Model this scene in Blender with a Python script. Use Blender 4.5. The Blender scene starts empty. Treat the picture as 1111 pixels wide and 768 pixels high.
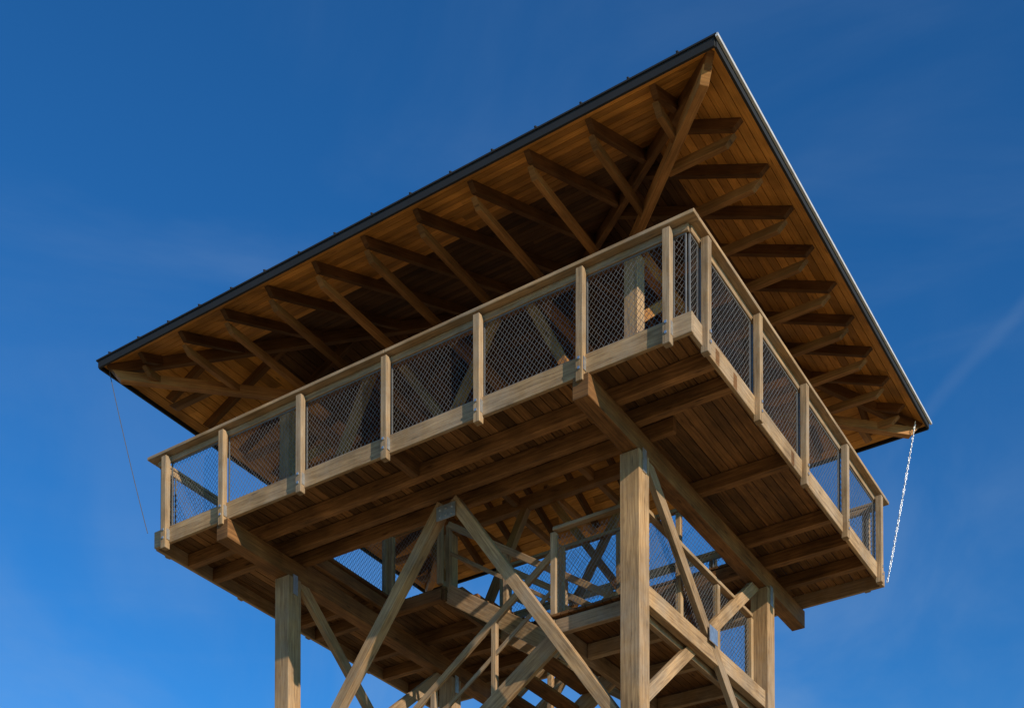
import bpy, math, random
from mathutils import Vector, Matrix
random.seed(7)
scene=bpy.context.scene
EYE=1.7
KT,KS=1.0737,1.0873
W,D=8.39,6.62           # deck, in reference units (scaled by KT, KS)
def zm(z):
    if z<10.48: r=10.664+(z-10.48)*1.10
    elif z<11.85: r=10.664+(z-10.48)*1.010
    else: r=12.048+(z-11.85)*1.094
    return r+EYE
def T(t,s,z): return Vector((-t*KT,s*KS,zm(z)))
def TW(t,s,h): return Vector((-t*KT,s*KS,h))
def zinv(h):   # reference z for a world height below deck
    return 10.48+(h-EYE-10.664)/1.10

# ---------------------------------------------------------------- materials
def new_mat(name):
    m=bpy.data.materials.new(name); m.use_nodes=True
    nt=m.node_tree
    for n in list(nt.nodes): nt.nodes.remove(n)
    out=nt.nodes.new('ShaderNodeOutputMaterial'); b=nt.nodes.new('ShaderNodeBsdfPrincipled')
    nt.links.new(b.outputs[0],out.inputs[0])
    return m,nt,b
def wood(name,dark,light,rough=.7,grain=1.0,grey=None,spec=.2,gamt=.75):
    m,nt,b=new_mat(name); N=nt.nodes.new; L=nt.links.new
    uv=N('ShaderNodeUVMap'); uv.uv_map='UVMap'
    mp=N('ShaderNodeMapping'); mp.inputs['Scale'].default_value=(1.1,22,1); L(uv.outputs[0],mp.inputs[0])
    n1=N('ShaderNodeTexNoise'); n1.inputs['Scale'].default_value=1.6; n1.inputs['Detail'].default_value=6; n1.inputs['Roughness'].default_value=.68; n1.inputs['Distortion'].default_value=.8
    L(mp.outputs[0],n1.inputs['Vector'])
    r=N('ShaderNodeValToRGB'); r.color_ramp.elements[0].position=.33; r.color_ramp.elements[1].position=.68
    r.color_ramp.elements[0].color=(*dark,1); r.color_ramp.elements[1].color=(*light,1)
    L(n1.outputs['Fac'],r.inputs[0])
    mp2=N('ShaderNodeMapping'); mp2.inputs['Scale'].default_value=(1.7,7,1); L(uv.outputs[0],mp2.inputs[0])
    vo=N('ShaderNodeTexVoronoi'); vo.inputs['Scale'].default_value=1.0; L(mp2.outputs[0],vo.inputs['Vector'])
    kr=N('ShaderNodeValToRGB'); kr.color_ramp.elements[0].position=.05; kr.color_ramp.elements[1].position=.15
    kr.color_ramp.elements[0].color=(.32,.27,.24,1); kr.color_ramp.elements[1].color=(1,1,1,1)
    L(vo.outputs['Distance'],kr.inputs[0])
    mk=N('ShaderNodeMixRGB'); mk.blend_type='MULTIPLY'; mk.inputs[0].default_value=.85
    L(r.outputs[0],mk.inputs[1]); L(kr.outputs[0],mk.inputs[2])
    tc=N('ShaderNodeTexCoord')
    n2=N('ShaderNodeTexNoise'); n2.inputs['Scale'].default_value=1.7; n2.inputs['Detail'].default_value=6
    L(tc.outputs['Object'],n2.inputs['Vector'])
    mr=N('ShaderNodeMapRange'); mr.inputs['From Min'].default_value=.3; mr.inputs['From Max'].default_value=.7; mr.inputs['To Min'].default_value=.58; mr.inputs['To Max'].default_value=1.25
    L(n2.outputs['Fac'],mr.inputs[0])
    at=N('ShaderNodeAttribute'); at.attribute_name='tone'
    mu=N('ShaderNodeMath'); mu.operation='MULTIPLY'; L(mr.outputs[0],mu.inputs[0]); L(at.outputs['Fac'],mu.inputs[1])
    mm=N('ShaderNodeVectorMath'); mm.operation='SCALE'; L(mk.outputs[0],mm.inputs[0]); L(mu.outputs[0],mm.inputs['Scale'])
    last=mm.outputs[0]
    if grey:
        n3=N('ShaderNodeTexNoise'); n3.inputs['Scale'].default_value=1.1; n3.inputs['Detail'].default_value=8; n3.inputs['Roughness'].default_value=.72
        L(tc.outputs['Object'],n3.inputs['Vector'])
        gr=N('ShaderNodeValToRGB'); gr.color_ramp.elements[0].position=.42; gr.color_ramp.elements[1].position=.68
        gr.color_ramp.elements[0].color=(.12,.12,.12,1); gr.color_ramp.elements[1].color=(gamt,gamt,gamt,1)
        L(n3.outputs['Fac'],gr.inputs[0])
        gv=N('ShaderNodeMixRGB'); gv.blend_type='MULTIPLY'; gv.inputs[0].default_value=.8; gv.inputs[1].default_value=(*[c*1.25 for c in grey],1)
        mv=N('ShaderNodeMapRange'); mv.inputs['From Min'].default_value=.3; mv.inputs['From Max'].default_value=.7; mv.inputs['To Min'].default_value=.55; mv.inputs['To Max'].default_value=1.1
        L(n1.outputs['Fac'],mv.inputs[0]); L(mv.outputs[0],gv.inputs[2])
        mg=N('ShaderNodeMixRGB'); L(gr.outputs[0],mg.inputs[0]); L(last,mg.inputs[1]); L(gv.outputs[0],mg.inputs[2])
        last=mg.outputs[0]
    L(last,b.inputs['Base Color'])
    b.inputs['Roughness'].default_value=rough
    b.inputs['Specular IOR Level'].default_value=spec
    bp=N('ShaderNodeBump'); bp.inputs['Strength'].default_value=.4*grain; bp.inputs['Distance'].default_value=.003
    L(n1.outputs['Fac'],bp.inputs['Height']); L(bp.outputs[0],b.inputs['Normal'])
    return m
def plain(name,col,rough,metal=0,var=.2,scale=6,bump=0.0):
    m,nt,b=new_mat(name); N=nt.nodes.new; L=nt.links.new
    tc=N('ShaderNodeTexCoord'); n=N('ShaderNodeTexNoise'); n.inputs['Scale'].default_value=scale; n.inputs['Detail'].default_value=6
    L(tc.outputs['Object'],n.inputs['Vector'])
    r=N('ShaderNodeValToRGB'); r.color_ramp.elements[0].position=.3; r.color_ramp.elements[1].position=.7
    r.color_ramp.elements[0].color=(*[c*(1-var) for c in col],1); r.color_ramp.elements[1].color=(*[min(1,c*(1+var)) for c in col],1)
    L(n.outputs['Fac'],r.inputs[0]); L(r.outputs[0],b.inputs['Base Color'])
    b.inputs['Roughness'].default_value=rough; b.inputs['Metallic'].default_value=metal
    if bump:
        bp=N('ShaderNodeBump'); bp.inputs['Strength'].default_value=bump; bp.inputs['Distance'].default_value=.02
        L(n.outputs['Fac'],bp.inputs['Height']); L(bp.outputs[0],b.inputs['Normal'])
    return m
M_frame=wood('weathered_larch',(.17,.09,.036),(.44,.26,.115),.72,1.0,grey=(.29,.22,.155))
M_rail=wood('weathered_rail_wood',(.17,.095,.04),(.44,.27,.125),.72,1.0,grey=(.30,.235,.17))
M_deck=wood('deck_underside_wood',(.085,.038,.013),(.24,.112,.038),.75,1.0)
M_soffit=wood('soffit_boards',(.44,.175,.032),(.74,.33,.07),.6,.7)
M_inner_shade=wood('shade_toned_roof_boards',(.065,.028,.010),(.15,.067,.022),.8,.7)  # roof boards darkened: shade of the roof interior put into the colour
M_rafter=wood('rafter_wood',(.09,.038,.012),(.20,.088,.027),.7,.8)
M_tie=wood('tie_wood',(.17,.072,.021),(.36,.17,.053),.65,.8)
M_metal=plain('galvanised_steel',(.55,.56,.57),.4,.9,.15,20)
M_wire=plain('wire_mesh_steel',(.19,.18,.17),.5,.4,.15,5)
M_cable=plain('dark_cable',(.05,.05,.055),.6,.3,.1,5)
M_roof=plain('dark_roof_metal',(.006,.006,.007),.8,.0,.25,3)
M_drip=plain('drip_edge_metal',(.62,.60,.57),.45,.3,.12,9)
M_chain=plain('bright_steel_wire',(.80,.80,.80),.35,.5,.1,9)
M_conc=plain('concrete',(.38,.36,.33),.9,0,.2,4,.3)

# ---------------------------------------------------------------- mesh builder
class MB:
    def __init__(s): s.v=[];s.f=[];s.uv=[];s.tone=[]
    def prism(s,quad0,quad1,tone=None):
        if tone is None: tone=random.uniform(.74,1.24)
        b=len(s.v); s.v+= [Vector(p) for p in quad0]+[Vector(p) for p in quad1]
        ou,ov=random.uniform(0,50),random.uniform(0,50)
        Lg=(Vector(quad1[0])-Vector(quad0[0])).length
        acc=0
        for i in range(4):
            j=(i+1)%4
            w=(Vector(quad0[j])-Vector(quad0[i])).length
            s.f.append((b+i,b+j,b+4+j,b+4+i))
            s.uv.append([(ou,ov+acc),(ou,ov+acc+w),(ou+Lg,ov+acc+w),(ou+Lg,ov+acc)])
            s.tone.append(tone); acc+=w+.37
        for q,idx in ((quad0,(3,2,1,0)),(quad1,(4,5,6,7))):
            s.f.append(tuple(b+k for k in idx))
            w=(Vector(q[1])-Vector(q[0])).length; h=(Vector(q[2])-Vector(q[1])).length
            s.uv.append([(ou,ov),(ou+.04,ov),(ou+.04,ov+h),(ou,ov+h)]); s.tone.append(tone*.8)
    def beam(s,p0,p1,w,h,up=(0,0,1),tone=None,jit=.0015,taper=None):
        p0=Vector(p0);p1=Vector(p1);d=(p1-p0).normalized();up=Vector(up)
        side=d.cross(up)
        if side.length<1e-4: side=d.cross(Vector((0,1,0)))
        side.normalize(); uv=side.cross(d).normalized()
        w+=random.uniform(-jit,jit);h+=random.uniform(-jit,jit)
        a=side*w/2;b=uv*h/2
        q0=[p0-a-b,p0+a-b,p0+a+b,p0-a+b]; q1=[p1-a-b,p1+a-b,p1+a+b,p1-a+b]
        if taper:   # raked tail cut: lower edge starts further in
            q0[0]=q0[0]+d*taper;q0[1]=q0[1]+d*taper
        s.prism(q0,q1,tone)
    def obj(s,name,mat,parent=None,bevel=0):
        me=bpy.data.meshes.new(name); me.from_pydata([tuple(v) for v in s.v],[],s.f)
        ul=me.uv_layers.new(name='UVMap'); k=0
        for fi,f in enumerate(s.f):
            for c in range(len(f)): ul.data[k].uv=s.uv[fi][c]; k+=1
        at=me.attributes.new('tone','FLOAT','FACE')
        at.data.foreach_set('value',s.tone)
        me.materials.append(mat); me.update()
        import bmesh
        bm=bmesh.new(); bm.from_mesh(me); bmesh.ops.recalc_face_normals(bm,faces=bm.faces); bm.to_mesh(me); bm.free()
        o=bpy.data.objects.new(name,me); scene.collection.objects.link(o)
        if parent: o.parent=parent
        if bevel:
            md=o.modifiers.new('bevel','BEVEL'); md.width=bevel; md.segments=1; md.limit_method='ANGLE'
        return o
def empty(name,parent=None):
    e=bpy.data.objects.new(name,None); scene.collection.objects.link(e)
    if parent: e.parent=parent
    return e
tower=empty('observation_tower')

RO=.46
R0t,R1t,R0s,R1s=-RO,W+RO,-RO,D+RO-.02
ZE=zm(13.1)        # top of eave
TP=.42
zg=zinv(0.35)
TA,TB,SA,SB=1.41,6.95,1.3,5.2
ZTIE=ZE-.205       # centre height of horizontal ties
ZPL=ZTIE-.05-.10   # plate centre
# ---------------------------------------------------------------- columns
mb=MB()
for t in (TA,TB):
    for s in (SA,SB):
        mb.beam(T(t,s,zg),T(t,s,10.20),.28,.28,up=(0,1,0),tone=random.uniform(.98,1.12))
        mb.beam(T(t,s,10.74),TW(t,s,ZPL-.1),.20,.20,up=(0,1,0),tone=random.uniform(1.,1.15))
mb.obj('columns',M_frame,tower,.006)
mb=MB()
for t in (TA,TB):
    for s in (SA,SB):
        p=T(t,s,0);mb.beam((p.x,p.y,-.3),(p.x,p.y,.36),.6,.6,up=(0,1,0))
mb.obj('concrete_footings',M_conc,tower,.02)
# ---------------------------------------------------------------- bracing
mb=MB()
def xbrace(a,b,s_plane,axis,ztop,zbot,off=.0,w=.085,h=.18):
    for k,(p,q) in enumerate(((a,b),(b,a))):
        o=.05 if k else -.05
        if axis=='t': mb.beam(T(p,s_plane+o,ztop),T(q,s_plane+o,zbot),w,h,up=(0,0,1))
        else: mb.beam(T(s_plane+o,p,ztop),T(s_plane+o,q,zbot),w,h,up=(0,0,1))
for s in (SA,SB):
    mb.beam(T(4.22,s,10.44),T(TB-.1,s,7.15),.16,.165)
    mb.beam(T(4.05,s,10.44),T(TA+.08,s,6.95),.158,.165)
xbrace(SA+.1,SB-.1,TA,'s',10.3,7.3)
xbrace(SA+.1,SB-.1,TB,'s',10.3,7.3)
for a,b in ((7.0,4.2),(4.0,1.1)):
    for s in (SA,SB): xbrace(TA+.1,TB-.1,s,'t',a,b,w=.09,h=.17)
    for t in (TA,TB): xbrace(SA+.1,SB-.1,t,'s',a,b)
for z in (4.1,1.0):
    for s in (SA,SB): mb.beam(T(TA+.12,s,z),T(TB-.12,s,z),.14,.22)
mb.beam(T(TA-.03,SA+.12,8.62),T(TA-.03,SB-.12,8.62),.12,.26,tone=1.15)
for z in (7.05,4.1,1.0):
    for t in (TA,TB): mb.beam(T(t,SA+.12,z),T(t,SB-.12,z),.14,.22)
mb.beam(T(TB,SA+.12,6.58),T(TB,SB-.12,6.58),.12,.24)
for s in (SA,SB): mb.beam(T(TA+.12,s,7.02),T(TB-.12,s,7.02),.14,.22)
mb.obj('cross_braces',M_frame,tower,.005)
mb=MB()
p=T(TA-.125,3.25,8.80)
mb.beam(p+Vector((0,-.13,.0)),p+Vector((0,.13,.0)),.012,.22)
q=T(4.13,SA-.09,10.3); mb.beam(q+Vector((-.16,0,0)),q+Vector((.16,0,0)),.012,.2)
for sx in (-.1,0,.1):
    for sz in (-.05,.05): mb.beam(q+Vector((sx,-.006,sz)),q+Vector((sx,-.022,sz)),.026,.026)
for t in (TA,TB):
    for s in (SA,SB):
        q=T(t,s,10.1)
        for sx in (-1,1):
            mb.beam(q+Vector((sx*.148,-.05,.0)),q+Vector((sx*.148,.05,.0)),.012,.3)
mb.obj('steel_plates',M_metal,tower)

# ---------------------------------------------------------------- deck structure
mb=MB()
for t in (TA,TB):
    mb.beam(T(t,.02,10.335),T(t,D-.02,10.335),.22,.28,tone=1.2)
JZ=10.578;JH=.19
def uj(s,a=.06,b=W-.06,w=.12): mb.beam(T(a,s,JZ),T(b,s,JZ),w,JH,tone=random.uniform(.95,1.4))
for s in (.72,1.2,5.15,5.85): uj(s)
for s in (2.95,): uj(s,.06,1.72); uj(s,6.74,W-.06)
uj(3.42,5.8,W-.06)
for s in (4.45,): uj(s,.06,1.72); uj(s,5.8,W-.06)
uj(1.56,1.0,7.4,.09)
for t in (1.70,): mb.beam(T(t,1.6,JZ),T(t,5.08,JZ),.08,JH)
mb.beam(T(6.74,1.6,JZ),T(6.74,3.4,JZ),.08,JH)
mb.beam(T(5.79,3.4,JZ),T(5.79,5.08,JZ),.08,JH)
for t in (4.2,):
    mb.beam(T(t,.07,JZ),T(t,.66,JZ),.12,JH-.01)
    mb.beam(T(t,5.92,JZ),T(t,D-.07,JZ),.12,JH-.01)
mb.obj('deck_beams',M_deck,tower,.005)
mb=MB()
I=.085
FZ=10.60;FH=.245
def fas(axis,fixed,a,b,cut):
    for p,q in ((a,cut-.002),(cut+.002,b)):
        if axis=='t': mb.beam(T(p,fixed,FZ),T(q,fixed,FZ),.055,FH,tone=random.uniform(.95,1.2))
        else: mb.beam(T(fixed,p,FZ),T(fixed,q,FZ),.055,FH,tone=random.uniform(.95,1.2))
fas('t',I,I-.03,W-I,4.19); fas('t',D-I,I-.03,W-I+.03,4.19)
fas('s',I,I+.03,D-I-.03,3.30); fas('s',W-I,I+.03,D-I-.03,3.30)
mb.obj('deck_fascia',M_rail,tower,.005)
mb=MB()
t=.12; pw=.128
while t<W-.12:
    segs=[(.12,D-.12)]
    tc=t+pw/2
    if 1.75<tc<6.70:
        segs=[(.12,1.62),(5.08 if tc<5.75 else 3.42,D-.12)]
    for a,b in segs:
        mb.beam(T(tc,a,10.70),T(tc,b,10.70),pw*KT-.013,.035,tone=random.uniform(.5,1.45))
    t+=pw
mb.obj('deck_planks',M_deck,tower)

# ---------------------------------------------------------------- railings
posts=MB();caps=MB();mesh=MB();plates=MB();frame=MB()
def wire_panel(P0,P1,z0,z1,sp=.052,ang=50,r=.0018):
    P0=Vector((P0[0],P0[1],0));P1=Vector((P1[0],P1[1],0))
    d=(P1-P0);L=d.length;d.normalize();H=z1-z0
    n=d.cross(Vector((0,0,1)))
    k=math.tan(math.radians(ang)); stepx=sp/math.sin(math.radians(ang))
    for sg in (1,-1):
        x=-H/k+random.uniform(0,.02)
        while x<L+H/k:
            if sg==1: xa,za,xb,zb=x,0,x+H/k,H
            else: xa,za,xb,zb=x,H,x+H/k,0
            ta=max(0,(0-xa)/(xb-xa)); tb=min(1,(L-xa)/(xb-xa))
            if tb-ta>.01:
                ns=max(1,int(round((tb-ta)*5)))
                pts=[]
                for m in range(ns+1):
                    q=ta+(tb-ta)*m/ns
                    jj=0 if m in(0,ns) else .0035
                    pts.append(P0+d*(xa+(xb-xa)*q+random.uniform(-jj,jj))+Vector((0,0,z0+za+(zb-za)*q))+n*(.002*sg+random.uniform(-jj,jj)))
                for A,B in zip(pts[:-1],pts[1:]): mesh.beam(A,B,r*2,r*2,tone=1,jit=0)
            x+=stepx
def hexbolt(mbd,p,n,r=.017):
    n=Vector(n); mbd.beam(Vector(p),Vector(p)+n*.014,r*1.8,r*1.8,jit=0,tone=1)
def railing_outer(axis,fixed,outn,pos):
    for k,q in enumerate(pos):
        def P(z,dd=0):
            return T(q,fixed+dd,z) if axis=='t' else T(fixed+dd,q,z)
        j=Vector((random.uniform(-.006,.006),random.uniform(-.006,.006),0))
        zb=(10.40 if outn==1 else 10.50)+random.uniform(-.012,.012)
        posts.beam(P(zb)+j,P(11.755),.095,.095,up=(0,1,0),tone=random.uniform(.78,1.22))
        for zz in (10.53,10.65):
            nv=Vector((0,-outn,0)) if axis=='t' else Vector((outn,0,0))
            hexbolt(plates,P(zz)+nv*.048,nv)
        sd=Vector((1,0,0)) if axis=='t' else Vector((0,1,0))
        c=P(10.58)+sd*.052
        plates.beam(c+Vector((0,0,-.07)),c+Vector((0,0,.09)),.006,.06,up=(0,1,0) if axis=='t' else (1,0,0),jit=0)
outer=.035
lt=[.33,1.41,2.81,4.19,5.58,6.96,8.05]
ls=[.38,1.80,3.30,4.81,6.26]
railing_outer('t',outer,1,lt)
railing_outer('s',outer,1,ls)
railing_outer('t',D-outer,-1,lt)
railing_outer('s',W-outer,-1,ls)
cz=11.822
c=.07
caps.beam(T(-.0,c,cz),T(4.188,c,cz),.15,.045,tone=1.12)
caps.beam(T(4.192,c,cz),T(W,c,cz),.15,.045,tone=.98)
caps.beam(T(-.0,D-c,cz),T(W,D-c,cz),.15,.045,tone=1.1)
caps.beam(T(c,c+.075,cz),T(c,D-c-.075,cz),.15,.045,tone=1.15)
caps.beam(T(W-c,c+.075,cz),T(W-c,D-c-.075,cz),.15,.045,tone=1.1)
c2=.115
for z,h in ((11.75,.085),):
    caps.beam(T(c2,c2,z),T(W-c2,c2,z),.04,h); caps.beam(T(c2,D-c2,z),T(W-c2,D-c2,z),.04,h)
    caps.beam(T(c2,c2+.03,z),T(c2,D-c2-.03,z),.04,h); caps.beam(T(W-c2,c2+.03,z),T(W-c2,D-c2-.03,z),.04,h)
zb,zt=zm(10.76),zm(11.70)
cm=.125
def fr_panel(a,b):
    wire_panel(a,b,zb,zt)
    A=Vector((a[0],a[1],0));B=Vector((b[0],b[1],0))
    for z in (zb,zt): frame.beam(A+Vector((0,0,z)),B+Vector((0,0,z)),.018,.018)
    for P in (A,B): frame.beam(P+Vector((0,0,zb)),P+Vector((0,0,zt)),.018,.018,up=(0,1,0))
def panels(axis,fixed,pos,a,b):
    pts=[a]+list(pos)+[b]
    for i in range(len(pts)-1):
        if pts[i+1]-pts[i]<.12: continue
        p,q=pts[i]+.03,pts[i+1]-.03
        P=T(p,fixed,0) if axis=='t' else T(fixed,p,0); Q=T(q,fixed,0) if axis=='t' else T(fixed,q,0)
        fr_panel((P.x,P.y),(Q.x,Q.y))
panels('t',cm,lt,cm,W-cm); panels('s',cm,ls,cm,D-cm)
panels('t',D-cm,lt,cm,W-cm); panels('s',W-cm,ls,cm,D-cm)
def inner_rail(p,q,n,mesh_on=True,zf=10.72,h=1.08):
    for i in range(n+1):
        a=i/n; t=p[0]+(q[0]-p[0])*a; s=p[1]+(q[1]-p[1])*a
        posts.beam(T(t,s,zf),T(t,s,zf+h-.04),.085,.085,up=(0,1,0))
    caps.beam(T(p[0],p[1],zf+h),T(q[0],q[1],zf+h),.10,.05)
    if mesh_on:
        a=T(*p,zf);b=T(*q,zf)
        wire_panel((a.x,a.y),(b.x,b.y),zm(zf+.08),zm(zf+h-.08))
inner_rail((1.68,5.10),(5.72,5.10),4)
inner_rail((1.64,1.62),(1.64,5.0),3)
inner_rail((1.75,1.58),(6.7,1.58),4)
inner_rail((6.80,1.7),(6.80,3.3),1)
inner_rail((5.80,3.36),(6.72,3.36),1)
stair=MB();tread=MB()
def landing(t0,t1,z):
    for tt in (t0+.06,t1-.05): stair.beam(T(tt,SA+.15,z-.16),T(tt,SB-.15,z-.16),.09,.22)
    for ss in (SA+.2,2.3,3.3,4.3,SB-.2): stair.beam(T(t0+.11,ss,z-.16),T(t1-.1,ss,z-.16),.09,.2)
    q=t0
    while q<t1-.05:
        tread.beam(T(q+.06,SA+.13,z-.025),T(q+.06,SB-.13,z-.025),.118,.035,tone=random.uniform(.8,1.2)); q+=.12
def flight(s0,s1,tl,zl,th,zh,rails=True):
    n=11
    for s in (s0,s1):
        stair.beam(T(tl,s,zl-.06),T(th,s,zh-.12),.07,.28,tone=1.1)
        if rails:
            stair.beam(T(tl,s,zl+1.0),T(th,s,zh+1.0),.055,.10,tone=1.15)
            stair.beam(T(tl,s,zl+.55),T(th,s,zh+.55),.03,.06)
            for k in (0,.33,.66,1):
                t=tl+(th-tl)*k;z=zl+(zh-zl)*k
                stair.beam(T(t,s+.02,z-.2),T(t,s+.02,z+1.0),.08,.08,up=(0,1,0),tone=1.1)
    for i in range(n):
        a=(i+.6)/n; t=tl+(th-tl)*a; z=zl+(zh-zl)*(i+1)/n-.08
        tread.beam(T(t,s0+.03,z),T(t,s1-.03,z),.27,.045)
zs=[10.74,8.70,6.66,4.62,2.58,.54]
RL=(1.45,2.72);LL=(5.72,6.9)
for i,z in enumerate(zs[1:]):
    landing(*(RL if i%2==0 else LL),z)
flight(3.5,4.95,2.72,8.70,5.75,10.74,True)
flight(1.75,3.15,5.72,6.66,2.72,8.70)
flight(3.5,4.95,2.72,4.62,5.72,6.66)
flight(1.75,3.15,5.72,2.58,2.72,4.62)
flight(3.5,4.95,2.72,.54,5.72,2.58)
flight(1.75,3.15,5.4,zinv(.02),2.72,.54)
for i,z in enumerate(zs[1:]):
    t0,t1=RL if i%2==0 else LL
    to=t0+.05 if i%2==0 else t1-.05
    mo=i<2
    inner_rail((to,SA+.25),(to,SB-.25),3,mo,z)
    inner_rail((t0+.1,SB-.2),(t1-.05,SB-.2),1,mo,z)
    inner_rail((t0+.1,SA+.22),(t1-.05,SA+.22),1,mo,z)
stair.obj('stair_stringers_and_rails',M_frame,tower,.005)
tread.obj('stair_treads',M_deck,tower)

posts.obj('railing_posts',M_rail,tower,.005)
caps.obj('railing_caps',M_rail,tower,.005)
mesh.obj('railing_wire_mesh',M_wire,tower)
frame.obj('railing_mesh_frames',M_wire,tower)
plates.obj('railing_bolts',M_metal,tower)

# ---------------------------------------------------------------- roof
x0,x1=-R1t*KT,-R0t*KT; y0,y1=R0s*KS,R1s*KS      # world extents
half=(y1-y0)/2
ridge=[(x0+half,(y0+y1)/2),(x1-half,(y0+y1)/2)]
def slab(zoff0,thick,name,mat,ext=0.0):
    vs=[];fs=[]
    c=[(x0-ext,y0-ext),(x1+ext,y0-ext),(x1+ext,y1+ext),(x0-ext,y1+ext)]
    for zz in (zoff0,zoff0+thick):
        for (x,y) in c: vs.append((x,y,ZE+zz-TP*ext))
        for (x,y) in ridge: vs.append((x,y,ZE+zz+TP*half))
    F=[(0,1,5,4),(1,2,5),(2,3,4,5),(3,0,4)]
    for f in F: fs.append(tuple(reversed(f)))
    for f in F: fs.append(tuple(i+6 for i in f))
    for i in range(4):
        j=(i+1)%4; fs.append((i,j,j+6,i+6))
    me=bpy.data.meshes.new(name);me.from_pydata(vs,[],fs);me.materials.append(mat);me.update()
    o=bpy.data.objects.new(name,me);scene.collection.objects.link(o);o.parent=tower;return o
slab(-.055,.05,'roof_sheathing',M_roof,-.03)
slab(-.004,.02,'roof_metal_sheet',M_roof,.03)
def edge_line(side,q,d0,d1,zoff):
    if side=='f': f=lambda d:Vector((q,y0+d,ZE+zoff+TP*d))
    if side=='b': f=lambda d:Vector((q,y1-d,ZE+zoff+TP*d))
    if side=='r': f=lambda d:Vector((x1-d,q,ZE+zoff+TP*d))
    if side=='l': f=lambda d:Vector((x0+d,q,ZE+zoff+TP*d))
    return f(d0),f(d1)
def maxd(side,q):
    if side in 'fb': return min(half,q-x0,x1-q)
    return min(q-y0,y1-q)
mb=MB()
for side,a,b in (('f',x0,x1),('b',x0,x1),('r',y0,y1),('l',y0,y1)):
    q=a+.25
    while q<b-.2:
        p,r=edge_line(side,q,-.03,maxd(side,q),.02)
        mb.beam(p,r,.02,.035,tone=1); q+=.62
mb.obj('roof_standing_seams',M_roof,tower)
mb=MB();mb2=MB()
bw=.135
d=.035
SO=-.085
while d<half-.02:
    e=min(d+bw-.010,half)
    za,ze=ZE+SO+TP*d,ZE+SO+TP*e
    for side in 'fbrl':
        if side=='f': q=[(x0+d,y0+d),(x1-d,y0+d),(x1-e,y0+e),(x0+e,y0+e)]
        if side=='b': q=[(x1-d,y1-d),(x0+d,y1-d),(x0+e,y1-e),(x1-e,y1-e)]
        if side=='r': q=[(x1-d,y0+d),(x1-d,y1-d),(x1-e,y1-e),(x1-e,y0+e)]
        if side=='l': q=[(x0+d,y1-d),(x0+d,y0+d),(x0+e,y0+e),(x0+e,y1-e)]
        n=3 if side in 'fb' else 2
        cuts=[0]+sorted(random.uniform(.15,.85) for _ in range(n-1))+[1]
        for c0,c1 in zip(cuts[:-1],cuts[1:]):
            lo=[Vector((*q[0],za)),Vector((*q[1],za))];hi=[Vector((*q[3],ze)),Vector((*q[2],ze))]
            A=lo[0].lerp(lo[1],c0);B=lo[0].lerp(lo[1],c1);C=hi[0].lerp(hi[1],c1);Dd=hi[0].lerp(hi[1],c0)
            up=Vector((0,0,.022))
            if (B-A).length<.03: continue
            (mb if d<1.45 else mb2).prism([A,Dd,Dd+up,A+up],[B,C,C+up,B+up],random.uniform(.58,1.25))  # boards further in go to the set with shade in its colour
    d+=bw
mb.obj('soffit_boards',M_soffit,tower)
mb2.obj('inner_roof_boards',M_inner_shade,tower)
mb=MB()
zf=ZE-.06
mb.beam((x0,y0,zf),(x1,y0,zf),.03,.115);mb.beam((x0,y1,zf),(x1,y1,zf),.03,.115)
mb.beam((x0,y0+.015,zf),(x0,y1-.015,zf),.03,.115)
mb.beam((x1,y0+.015,zf),(x1,y1-.015,zf),.03,.115)
mb.obj('eave_fascia',M_roof,tower)
mb=MB()
mb.beam((x1+.035,y0-.03,ZE-.022),(x1+.035,y1+.03,ZE-.022),.03,.035)
mb.obj('eave_drip_edge',M_drip,tower)
mb=MB();ties=MB()
RD=.125
def rafter(side,q,w=.075,depth=RD,start=.20):
    m=maxd(side,q)
    if m<start+.1: return
    start+=random.uniform(-.015,.015)
    p,r=edge_line(side,q,start,m-.04,SO-depth/2-.004)
    mb.beam(p,r,w,depth,taper=.07)
    te=min(m-.03,(SA-R0s)*KS+.12)
    if te>start+.3:
        p,r=edge_line(side,q,start+.06,te,0)
        p.z=r.z=ZTIE
        ties.beam(p,r,w+.004,.10,taper=.12,tone=random.uniform(.65,1.2))
for k in range(11):
    t=.34+.79*k
    for side in 'fb': rafter(side,-t*KT)
for k in range(9):
    s=.62+.73*k
    for side in 'rl': rafter(side,s*KS)
for (cx,cy),(rx,ry),(t,s) in (((x0,y0),ridge[0],(TB,SA)),((x0,y1),ridge[0],(TB,SB)),((x1,y0),ridge[1],(TA,SA)),((x1,y1),ridge[1],(TA,SB))):
    a=Vector((cx,cy,ZE+SO-.09));b=Vector((rx,ry,ZE+SO-.09+TP*half))
    dd=(b-a).normalized()
    mb.beam(a+dd*.14,b,.09,.16,taper=.08)
    e=TW(t,s,ZTIE-.01);a2=Vector((cx,cy,ZTIE-.01));dd=(e-a2).normalized()
    ties.beam(a2+dd*.2,e+dd*.15,.11,.14,taper=.12,tone=1.3)
mb.beam((ridge[0][0],ridge[0][1],ZE-.21+TP*half),(ridge[1][0],ridge[1][1],ZE-.21+TP*half),.12,.26)
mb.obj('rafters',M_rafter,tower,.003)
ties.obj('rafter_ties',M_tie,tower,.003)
mb=MB()
for s in (SA,SB):
    mb.beam(TW(TA-.15,s,ZPL),TW(TB+.15,s,ZPL),.14,.2)
for t in (TA,TB):
    mb.beam(TW(t,SA+.07,ZPL+.002),TW(t,SB-.07,ZPL+.002),.14,.2)
for t in (2.8,4.18,5.57): mb.beam(TW(t,SA+.1,ZPL+.01),TW(t,SB-.1,ZPL+.01),.1,.16)
zt2=ZPL-.08
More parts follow.
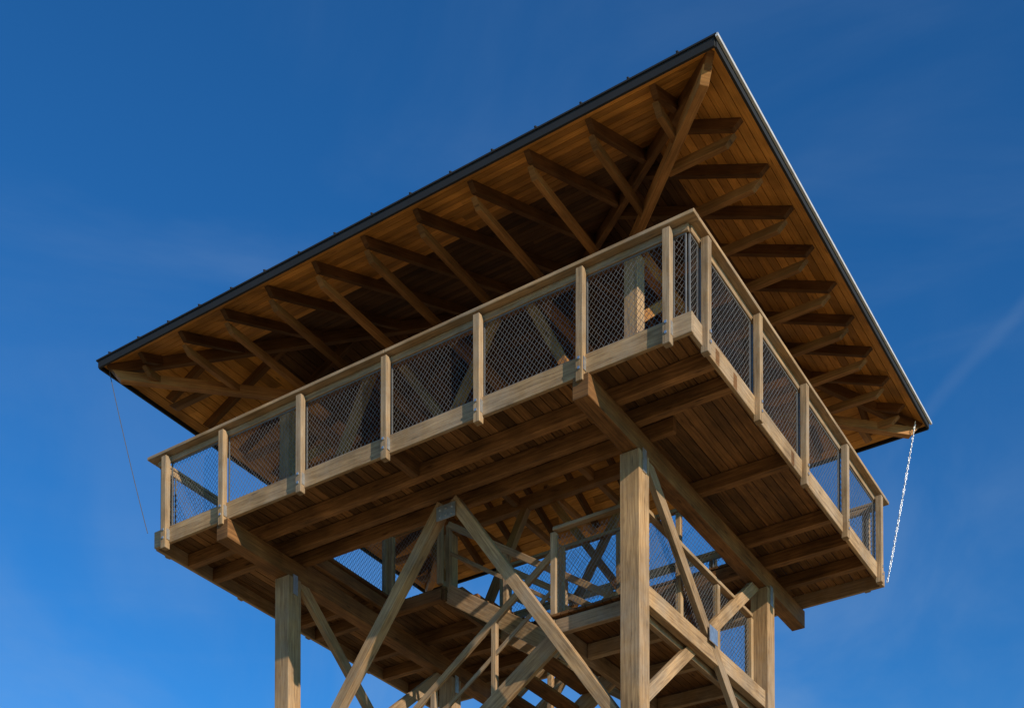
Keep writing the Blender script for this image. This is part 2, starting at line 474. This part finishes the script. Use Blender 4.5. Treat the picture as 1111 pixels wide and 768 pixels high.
for s in (SA,SB):
    mb.beam(T(TB-.5,s,10.8),TW(5.45,s,zt2),.13,.13)
    mb.beam(T(TA+.5,s,10.8),TW(2.9,s,zt2),.13,.13)
    mb.beam(T(4.6,s,10.8),TW(3.4,s,zt2),.1,.12)
    mb.beam(T(3.7,s+.12,10.8),TW(5.0,s+.12,zt2),.1,.12)
for t in (TA,TB):
    mb.beam(TW(t,SA,ZPL-.95),TW(t,SA+.9,zt2),.11,.12);mb.beam(TW(t,SB,ZPL-.95),TW(t,SB-.9,zt2),.11,.12)
for r in ridge: mb.beam((r[0],r[1],ZPL),(r[0],r[1],ZE+TP*half-.3),.14,.14,up=(0,1,0))
mb.beam((ridge[0][0]-1.2,ridge[0][1],ZPL+.02),(ridge[1][0]+1.2,ridge[1][1],ZPL+.02),.14,.2)
mb.obj('roof_frame_struts',M_tie,tower,.004)

# ---------------------------------------------------------------- rain chain (right) and stay cable (left)
def torus_chain(name,p0,p1,mat,major,minor,step,sag=0):
    vs=[];fs=[]
    p0=Vector(p0);p1=Vector(p1);L=(p1-p0).length;n=int(L/step)
    for k in range(n):
        a=(k+.5)/n;c=p0.lerp(p1,a)+Vector((0,0,-sag*4*a*(1-a)))
        d=(p1-p0).normalized();s1=d.cross(Vector((1,0,0))).normalized();s2=d.cross(s1)
        if k%2: s1,s2=s2,s1
        ang=random.uniform(-.6,.6); s1=(Matrix.Rotation(ang,3,d)@s1); s2=(Matrix.Rotation(ang,3,d)@s2)
        b=len(vs);U,V=10,5
        for i in range(U):
            th=2*math.pi*i/U; r=s1*math.cos(th)*major*.7+d*math.sin(th)*major*1.25
            rn=r.normalized()
            for j in range(V):
                ph=2*math.pi*j/V; vs.append(c+r+rn*math.cos(ph)*minor+s2*math.sin(ph)*minor)
        for i in range(U):
            for j in range(V):
                fs.append((b+i*V+j,b+((i+1)%U)*V+j,b+((i+1)%U)*V+(j+1)%V,b+i*V+(j+1)%V))
    me=bpy.data.meshes.new(name);me.from_pydata([tuple(v) for v in vs],[],fs);me.materials.append(mat)
    for p in me.polygons: p.use_smooth=True
    o=bpy.data.objects.new(name,me);scene.collection.objects.link(o);return o
torus_chain('rain_chain',(x1-.12,y1-.3,ZE-.1),T(.02,D-.05,10.55),M_chain,.020,.006,.042,.04)
mb=MB()
a=Vector((x0+.1,y0+.1,ZE-.1));b=T(W-.02,.0,10.7);prev=a
for k in range(1,13):
    q=k/12;c=a.lerp(b,q)+Vector((0,0,-.06*4*q*(1-q)));mb.beam(prev,c,.011,.011,jit=0);prev=c
mb.obj('stay_cable',M_cable)

# ---------------------------------------------------------------- ground
me=bpy.data.meshes.new('ground')
me.from_pydata([(-3000,-3000,0),(3000,-3000,0),(3000,3000,0),(-3000,3000,0)],[],[(0,1,2,3)])
M_g,nt,b=new_mat('pale_dry_gravel_and_grass');N=nt.nodes.new;L=nt.links.new
tc=N('ShaderNodeTexCoord');n=N('ShaderNodeTexNoise');n.inputs['Scale'].default_value=.25;n.inputs['Detail'].default_value=9
L(tc.outputs['Object'],n.inputs['Vector'])
r=N('ShaderNodeValToRGB');r.color_ramp.elements[0].color=(.30,.22,.09,1);r.color_ramp.elements[1].color=(.54,.41,.23,1)
r.color_ramp.elements[0].position=.38;r.color_ramp.elements[1].position=.6
L(n.outputs['Fac'],r.inputs[0]);L(r.outputs[0],b.inputs['Base Color']);b.inputs['Roughness'].default_value=.95
bp=N('ShaderNodeBump');bp.inputs['Strength'].default_value=.5;L(n.outputs['Fac'],bp.inputs['Height']);L(bp.outputs[0],b.inputs['Normal'])
me.materials.append(M_g);g=bpy.data.objects.new('ground',me);scene.collection.objects.link(g)

# ---------------------------------------------------------------- camera
a=.5699
f,cx,cy,pitch=1477.7,563.1,1330.5,.0245
tt=2.0008*math.cos(a)-15.3*math.sin(a); ss=-2.0008*math.sin(a)-15.3*math.cos(a)
cam=bpy.data.cameras.new('camera');co=bpy.data.objects.new('camera',cam);scene.collection.objects.link(co)
co.location=(-tt,ss,EYE);co.rotation_euler=(math.pi/2+pitch,0,a)
cam.sensor_width=36;cam.lens=f/1111*36;cam.shift_x=(555.5-cx)/1111;cam.shift_y=(cy-384)/1111
cam.clip_end=10000
scene.camera=co
# ---------------------------------------------------------------- sun + sky
S=Vector((.95,-.31,0)).normalized();el=math.radians(22)
Sd=Vector((S.x*math.cos(el),S.y*math.cos(el),math.sin(el)))
sl=bpy.data.lights.new('sun','SUN');sl.energy=5.0;sl.angle=math.radians(.5);sl.color=(1,.88,.71)
so=bpy.data.objects.new('sun',sl);scene.collection.objects.link(so)
so.rotation_euler=Sd.to_track_quat('Z','Y').to_euler();so.location=Sd*60
w=bpy.data.worlds.new("World");scene.world=w;w.use_nodes=True
nt=w.node_tree
for n in list(nt.nodes): nt.nodes.remove(n)
N=nt.nodes.new;L=nt.links.new
out=N('ShaderNodeOutputWorld');bg=N('ShaderNodeBackground');sky=N('ShaderNodeTexSky')
sky.sky_type='NISHITA';sky.sun_disc=False;sky.sun_elevation=el;sky.sun_rotation=math.atan2(S.x,S.y)
sky.air_density=1.0;sky.dust_density=.4;sky.ozone_density=2.0;sky.altitude=300
gm=N('ShaderNodeGamma');gm.inputs['Gamma'].default_value=1.3;L(sky.outputs[0],gm.inputs[0])
tint=N('ShaderNodeMixRGB');tint.blend_type='MULTIPLY';tint.inputs[0].default_value=1;tint.inputs[2].default_value=(.20,.70,1.0,1)
L(gm.outputs[0],tint.inputs[1])
tc=N('ShaderNodeTexCoord')
# thin high haze, thicker towards the horizon
def haze(scale,rot,nsc,lo,hi,amp,detail=8,dist=.6):
    mp=N('ShaderNodeMapping');mp.inputs['Scale'].default_value=scale;mp.inputs['Rotation'].default_value=rot
    L(tc.outputs['Generated'],mp.inputs[0])
    n=N('ShaderNodeTexNoise');n.inputs['Scale'].default_value=nsc;n.inputs['Detail'].default_value=detail;n.inputs['Roughness'].default_value=.55;n.inputs['Distortion'].default_value=dist
    L(mp.outputs[0],n.inputs['Vector'])
    r=N('ShaderNodeMapRange');r.interpolation_type='SMOOTHSTEP';r.inputs['From Min'].default_value=lo;r.inputs['From Max'].default_value=hi;r.inputs['To Max'].default_value=amp
    L(n.outputs['Fac'],r.inputs[0]);return r.outputs[0]
h1=haze((1.6,1.6,6.0),(.5,.3,.4),1.5,.50,.85,.14)
h2=haze((3.0,2.2,3.4),(.9,-.5,.2),1.7,.36,.74,.26,9,.9)
sp=N('ShaderNodeSeparateXYZ');L(tc.outputs['Generated'],sp.inputs[0])
zr=N('ShaderNodeMapRange');zr.interpolation_type='SMOOTHSTEP';zr.inputs['From Min'].default_value=.62;zr.inputs['From Max'].default_value=.38;L(sp.outputs['Z'],zr.inputs[0])
h3=N('ShaderNodeMath');h3.operation='MULTIPLY';L(h2,h3.inputs[0]);L(zr.outputs[0],h3.inputs[1])
hsum=N('ShaderNodeMath');hsum.operation='ADD';L(h1,hsum.inputs[0]);L(h3.outputs[0],hsum.inputs[1])
ca,sa=math.cos(a),math.sin(a)
def raydir(px,py):
    X=(px-563.1)/f;Z=(1330.5-py)/f;Y=1.0
    Y2=Y*math.cos(pitch)-Z*math.sin(pitch);Z2=Y*math.sin(pitch)+Z*math.cos(pitch)
    return Vector((X*ca-Y2*sa,X*sa+Y2*ca,Z2)).normalized()
d1=raydir(1000,455);d2=raydir(1111,328);nn=d1.cross(d2).normalized();mid=(raydir(1090,352)).normalized()
dp=N('ShaderNodeVectorMath');dp.operation='DOT_PRODUCT';L(tc.outputs['Generated'],dp.inputs[0]);dp.inputs[1].default_value=nn
n5=N('ShaderNodeTexNoise');n5.inputs['Scale'].default_value=14;n5.inputs['Detail'].default_value=5;L(tc.outputs['Generated'],n5.inputs['Vector'])
ofs=N('ShaderNodeMath');ofs.operation='MULTIPLY_ADD';L(n5.outputs['Fac'],ofs.inputs[0]);ofs.inputs[1].default_value=.014;ofs.inputs[2].default_value=-.007
ad=N('ShaderNodeMath');ad.operation='ADD';L(dp.outputs['Value'],ad.inputs[0]);L(ofs.outputs[0],ad.inputs[1])
ab=N('ShaderNodeMath');ab.operation='ABSOLUTE';L(ad.outputs[0],ab.inputs[0])
m1=N('ShaderNodeMapRange');m1.interpolation_type='SMOOTHSTEP';m1.inputs['From Min'].default_value=0;m1.inputs['From Max'].default_value=.007;m1.inputs['To Min'].default_value=1;m1.inputs['To Max'].default_value=0;L(ab.outputs[0],m1.inputs[0])
dm=N('ShaderNodeVectorMath');dm.operation='DOT_PRODUCT';L(tc.outputs['Generated'],dm.inputs[0]);dm.inputs[1].default_value=mid
m2=N('ShaderNodeMapRange');m2.interpolation_type='SMOOTHSTEP';m2.inputs['From Min'].default_value=math.cos(math.radians(6));m2.inputs['From Max'].default_value=math.cos(math.radians(1));L(dm.outputs['Value'],m2.inputs[0])
m3=N('ShaderNodeMath');m3.operation='MULTIPLY';L(m1.outputs[0],m3.inputs[0]);L(m2.outputs[0],m3.inputs[1])
m4=N('ShaderNodeMath');m4.operation='MULTIPLY';L(m3.outputs[0],m4.inputs[0]);m4.inputs[1].default_value=.06
m5=N('ShaderNodeMath');m5.operation='ADD';L(m4.outputs[0],m5.inputs[0]);L(hsum.outputs[0],m5.inputs[1])
mx=N('ShaderNodeMixRGB');L(m5.outputs[0],mx.inputs[0]);L(tint.outputs[0],mx.inputs[1]);mx.inputs[2].default_value=(2.8,3.9,5.4,1)
L(mx.outputs[0],bg.inputs[0]);bg.inputs[1].default_value=.108;L(bg.outputs[0],out.inputs[0])
scene.view_settings.view_transform='Standard';scene.view_settings.look='None';scene.view_settings.exposure=0
